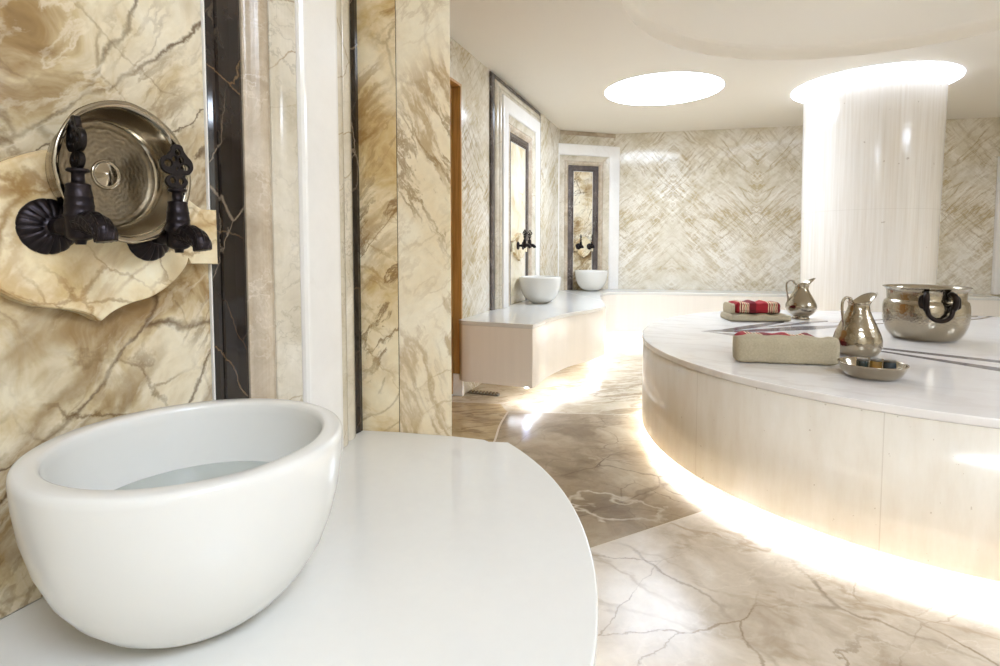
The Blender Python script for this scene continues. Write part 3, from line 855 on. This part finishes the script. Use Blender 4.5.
# small vent slots low in the plinth
for k in range(10):
    th = atan2(1.936-EC[1], 1.24-EC[0]) - .012 + k*.012
    p = stp(th, .149); b = MB(); b.box(-.004,.004,-.006,.004,-.016,.016)
    o = b.build('vent_slot', M['nickel_s'], stone); o.location = (p[0]-EC[0], p[1]-EC[1], .030); o.rotation_euler = (0,0,th+pi/2)
# grey star inlay, given by its corner points from the platform's middle (metres)
INL = [[(-1.163,0.261),(-1.008,0.327),(-0.745,0.523),(-0.419,0.722),(-0.456,0.650),(-0.771,0.396),(-0.998,0.261)],
       [(-1.163,0.261),(-1.024,0.257),(-0.673,0.383),(-0.504,0.459),(-0.340,0.486),(-0.147,0.523),(0.210,0.630),(0.189,0.590),(-0.199,0.440),(-0.431,0.327),(-0.596,0.286),(-0.737,0.253),(-0.979,0.221)],
       [(-0.680,0.440),(-0.428,0.600),(-0.268,0.706),(-0.104,0.738),(-0.129,0.696),(-0.333,0.590),(-0.539,0.477)],
       [(-0.188,0.620),(0.210,0.781),(0.372,0.841),(0.341,0.797),(0.174,0.727)],
       [(-1.163,0.261),(-0.966,0.129),(-0.451,-0.289),(-0.144,-0.616),(0.033,-0.787),(-0.018,-0.836),(-0.191,-0.667),(-0.487,-0.342),(-0.982,0.092)],
       [(-1.126,0.213),(-0.992,0.070),(-0.504,-0.387),(-0.283,-0.768),(-0.162,-0.971),(-0.228,-1.033),(-0.343,-0.834),(-0.528,-0.421),(-1.004,0.042)],
       [(0.841,0.754),(0.916,0.775),(1.048,0.830),(1.187,0.921),(1.283,0.992),(1.262,1.022),(1.199,0.968),(1.066,0.875),(0.953,0.819),(0.878,0.797)],
       [(1.083,1.022),(1.193,1.028),(1.114,0.938),(1.007,0.933)]]
b = MB()
for poly in INL: b.prism(ccw(poly), TOP+.0001, TOP+.0006)
o = b.build('star_inlay', M['inlay'], stone, recalc=False); tag(o, 'grey stone star inlay')

# ------------------------------------------------------------------ column and its ring of light
KC = (3.243,4.855)
b = MB(); b.lathe([(.495,0),(.500,TOP),(.521,CEIL-.002)], 96)
o = b.build('column', M['column']); o.location = (KC[0],KC[1],0)
tag(o, 'thick round white marble column behind the platform, ringed with light at the ceiling', 'column')
b = MB(); b.lathe([(.523,CEIL-.0015),(.622,CEIL-.0015),(.622,CEIL-.004),(.523,CEIL-.004)], 96)
o = b.build('ring_light', M['light_r']); o.location = (KC[0]+.0,KC[1],0)
tag(o, 'glowing white ring light in the ceiling around the column head', 'light')

# ------------------------------------------------------------------ ceiling lights
def ceil_light(x, y, label, r=.51, m='light_d'):
    e = empty('ceiling_light', (x,y,CEIL)); tag(e, label, 'light', 'round ceiling lights')
    b = MB(); b.lathe([(.001,-.003),(r,-.003),(r,-.0008),(.001,-.0008)], 72); b.build('diffuser', M[m], e)
    b = MB(); b.lathe([(r+.0005,-.0005),(r+.0005,-.0045),(r+.006,-.005),(r+.012,-.0005)], 72); b.build('trim_ring', M['ceil'], e)
    return e
ceil_light(1.458,4.982,'round glowing ceiling light left of the column')
ceil_light(.95,-.95,'added fill disc out of view over the near end of the room', m='light_fill')  # added out of view to brighten the front bench, basin and platform face
ceil_light(4.75,.9,'added fill disc out of view over the right side of the room', m='light_fill')  # second added fill lamp, also out of view

# ------------------------------------------------------------------ vessels on the stone
# cauldron
pot = empty('cauldron', (2.367,3.03,TOP+.001), 0); tag(pot, 'large hammered nickel cauldron with dark iron handles on the platform', 'pot')
b = MB(); outer = [(.001,0),(.132,0),(.146,.004),(.160,.016),(.178,.046),(.190,.082),(.196,.120),(.1965,.160),(.194,.192),(.189,.210),(.181,.2165),(.1775,.222),(.1775,.240),(.180,.268),(.186,.280),(.198,.287),(.1995,.290),(.197,.292)]
inner = [(.191,.289),(.182,.280),(.180,.262),(.178,.222),(.186,.200),(.190,.175),(.191,.140),(.184,.090),(.168,.045),(.14,.016),(.001,.012)]
b.lathe(outer+inner, 96); b.build('pot_body', M['nickel'], pot)
def pot_handle(az):
    b = MB(); R = .184
    def Q(a, z, out): 
        t = az + a; t = az + a; z = z + .014*(z < .17); rr = R + out + .006*(z < .2)
        return Vector((rr*cos(t), rr*sin(t), z))
    # a drop bail: left scroll, drop loop, right scroll
    pts = [Q(-.30,.232,.020),Q(-.335,.246,.026),Q(-.375,.240,.030),Q(-.385,.218,.032),Q(-.365,.198,.032),Q(-.325,.196,.030),Q(-.29,.205,.028),Q(-.262,.190,.028),Q(-.25,.165,.030),Q(-.21,.137,.034),Q(-.11,.116,.038),Q(0,.110,.040),
           Q(.11,.116,.038),Q(.21,.137,.034),Q(.25,.165,.030),Q(.262,.190,.028),Q(.29,.205,.028),Q(.325,.196,.030),Q(.365,.198,.032),Q(.385,.218,.032),Q(.375,.240,.030),Q(.335,.246,.026),Q(.30,.232,.020)]
    p = spline(pts, 5); b.tube(p, .0115, 10); b.build('handle', M['iron'], pot)
    for s in (-1, 1):
        b = MB(); c = [Q(s*.275,.256,.004), Q(s*.275,.262,.022), Q(s*.275,.243,.046), Q(s*.275,.205,.046), Q(s*.275,.184,.024), Q(s*.275,.182,.008)]
        b.tube(spline(c, 5), .0145, 10); b.build('lug', M['iron'], pot)
AZ = atan2(-3.03,-2.367) + radians(17)
for a in (AZ, AZ+pi): pot_handle(a)
# ewers
def make_ewer(footed=True):
    r = empty('ewer'); b = MB(); seg = 64
    prof = [(.001,0),(.056,0),(.058,.004),(.054,.010),(.050,.016),(.056,.022),(.080,.038),(.096,.060),(.102,.082),(.099,.104),(.086,.134),(.068,.165),(.053,.192),(.044,.214),(.040,.232),(.040,.244),(.043,.254)]
    if not footed: prof = [(.001,0),(.070,0),(.082,.005),(.094,.024),(.101,.050),(.1005,.072),(.092,.104),(.076,.142),(.060,.178),(.048,.207),(.041,.230),(.040,.244),(.043,.254)]
    inner = [(.039,.254),(.036,.240),(.037,.222),(.05,.19),(.08,.13),(.09,.08),(.05,.03),(.001,.02)]
    def md(rr, z, a):
        if z < .225: return rr, z
        t = min(1, (z-.225)/.029)
        c = max(0, cos(a)); c3 = c**3
        return rr + t*(.044*c3 + .003), z + t*(.038*c3 - .004*(1-c))
    b.lathe(prof+inner, seg, mod=md); b.build('ewer_body', M['nickel'], r)
    b = MB(); hp = spline([Vector(p) for p in [(-.040,0,.246),(-.056,0,.268),(-.082,0,.272),(-.100,0,.252),(-.101,0,.215),(-.094,0,.175),(-.088,0,.140),(-.090,0,.122)]], 6)
    b.tube(hp, .0062, 8)
    b.build('handle', M['nickel_s'], r)
    b = MB(); b.lathe([(.003,-.012),(.0085,-.006),(.0085,.006),(.003,.012)], 14, (-.052,0,.262)); b.build('thumb_rest', M['nickel_s'], r)
    return r
ew = make_ewer(False); EG = 'nickel ewers on the platform'
ew.location = (1.69,2.565,TOP+.001); ew.rotation_euler = (0,0,radians(18)); tag(ew, 'nearer hammered nickel ewer standing just behind the shallow bowl', 'ewer', EG)
e2 = make_ewer(); e2.location = (2.157,3.90,TOP+.001); e2.rotation_euler = (0,0,radians(-8)); tag(e2, 'farther nickel ewer standing beside the red plaid towel at the back', 'ewer', EG)
# shallow bowl with three small jars
BC = (1.455,2.115)
sb = empty('shallow_bowl', (BC[0],BC[1],TOP+.001)); tag(sb, 'shallow nickel bowl holding three small jars near the platform edge', 'bowl')
b = MB(); b.lathe([(r_*.88, z_) for r_, z_ in [(.001,0),(.090,0),(.098,.003),(.110,.012),(.122,.030),(.129,.048),(.1335,.053),(.1335,.0555),(.130,.056),(.1265,.0535),(.119,.032),(.106,.014),(.092,.006),(.001,.005)]], 80)
b.build('bowl_body', M['nickel_s'], sb)
def jar(x, y, m, label):
    r = empty('jar', (x,y,TOP+.0068)); tag(r, label, 'jar', 'small jars in the shallow bowl')
    b = MB(); b.lathe([(.001,0),(.019,0),(.021,.003),(.021,.046),(.019,.050),(.001,.050)], 28); b.build('jar_body', m, r)
    b = MB(); b.lathe([(.001,.0503),(.0205,.0503),(.021,.052),(.021,.057),(.0195,.0585),(.001,.0585)], 28); b.build('lid', M['jar_lid'], r)
jar(1.446,2.158,M['jar_g'],'dark green jar, leftmost of the three in the shallow bowl')
jar(1.492,2.148,M['jar_a'],'amber jar, middle of the three in the shallow bowl')
jar(1.530,2.122,M['jar_s'],'slate grey jar, rightmost of the three in the shallow bowl')

# ------------------------------------------------------------------ towels
def soft_block(mb, L, D, H, layers=1, sag=.004, seed=0, z0=0.0, rnd=None):
    """folded cloth: rounded-section bar along x with a slightly uneven outline and visible fold layers"""
    rnd = random.Random(seed); nx = 26; k = 40; rr = min(H, D)*.36
    sec = []
    for i in range(k):
        a = 2*pi*i/k; c, s = cos(a), sin(a)
        p = 5.5
        x = math.copysign(abs(c)**(2/p), c)*D/2; z = math.copysign(abs(s)**(2/p), s)*H/2
        sec.append((x, z + H/2))
    vs = []
    ph = [rnd.uniform(0, 6) for _ in range(6)]
    for j in range(nx+1):
        t = j/nx; x = (t-.5)*L
        e = 1 - .10*(1-min(1, min(t, 1-t)*nx/1.2))
        for i, (y, z) in enumerate(sec):
            w = sag*(sin(7*t*pi+ph[0]+i*.3) + .6*sin(17*t+ph[1]))
            gro = 1.0
            if layers > 1 and y < 0:
                gro = 1 - .035*abs(sin(pi*layers*z/H))**.3*0 - .05*(abs((z/H*layers) % 1 - .5) > .42)
            zz = H/2 + (z-H/2)*e
            vs.append((x, y*e*gro + w*.5, max(0.0, zz + (w if z > H*.6 else 0)) + z0))
    fs = []
    for j in range(nx):
        for i in range(k): fs.append((j*k+i, j*k+(i+1)%k, (j+1)*k+(i+1)%k, (j+1)*k+i))
    fs += [tuple(reversed(range(k))), tuple(range(nx*k, (nx+1)*k))]
    mb.add(vs, fs, 0, True)
def towel(name, loc, rz, L, D, H, mat, label, layers=1, seed=0, group=None, cat='towel', extra=None):
    b = MB(); soft_block(b, L, D, H, layers, seed=seed)
    if extra: extra(b)
    o = b.build(name, mat); o.location = loc; o.rotation_euler = (0,0,rz); tag(o, label, cat, group)
    return o
d1 = Vector((1.42-1.027, 2.313-2.396)); r1 = atan2(d1.y, d1.x)
nrm = Vector((-d1.y, d1.x)).normalized()
c1 = Vector((1.027+.5*d1.x, 2.396+.5*d1.y)) + nrm*.042 + d1.normalized()*.022
towel('rolled_towel', (c1.x, c1.y, TOP+.001), r1, .405, .120, .114, M['linen'], 'rolled beige linen towel lying nearest the platform edge, left of the shallow bowl', 1, 3, 'beige linen towels')
c2 = Vector((1.215,2.355)) + nrm*.235 + d1.normalized()*.045
towel('plaid_towel', (c2.x, c2.y, TOP+.001), r1, .335, .165, .094, M['plaid'], 'red plaid bath towel mostly hidden behind the rolled beige towel', 3, 5, 'red plaid towels')
def flap(b):
    L, D = .405, .24
    q = MB(); soft_block(q, -.034+.062, .16, .070, 1, seed=8, z0=.046)
    vs = [(x-L/2+.022, y, z) for x, y, z in q.v]
    b.add(vs, q.f, 0, True)
r2 = radians(-3)
towel('folded_towel', (1.80,3.84,TOP+.001), r2, .405, .24, .048, M['linen'], 'folded beige towel under the farther red plaid towel, left of the far ewer', 3, 6, 'beige linen towels', extra=flap)
towel('plaid_towel', (1.795,3.85,TOP+.0525), r2, .29, .19, .078, M['plaid'], 'farther red plaid towel lying on top of a folded beige towel', 2, 7, 'red plaid towels')

# ------------------------------------------------------------------ world, camera, view
w = bpy.data.worlds.new('World'); S.world = w; w.use_nodes = True
w.node_tree.nodes['Background'].inputs[0].default_value = (1, .95, .88, 1)
w.node_tree.nodes['Background'].inputs[1].default_value = .3
cam = bpy.data.cameras.new('Camera'); co = bpy.data.objects.new('Camera', cam); COL.objects.link(co)
co.location = (0, 0, CAMZ); co.rotation_euler = (radians(90-3.256), 0, 0)
cam.sensor_width = 36; cam.lens = 36*546.5/1000; cam.shift_y = -.053; cam.clip_start = .02
S.camera = co
S.view_settings.view_transform = 'Standard'; S.view_settings.look = 'None'
S.view_settings.gamma = 1; S.view_settings.use_curve_mapping = False
S.view_settings.exposure = 1.56
S.cycles.max_bounces = 10; S.cycles.diffuse_bounces = 6; S.cycles.glossy_bounces = 5
S.cycles.sample_clamp_indirect = 6
S.cycles.use_denoising = True
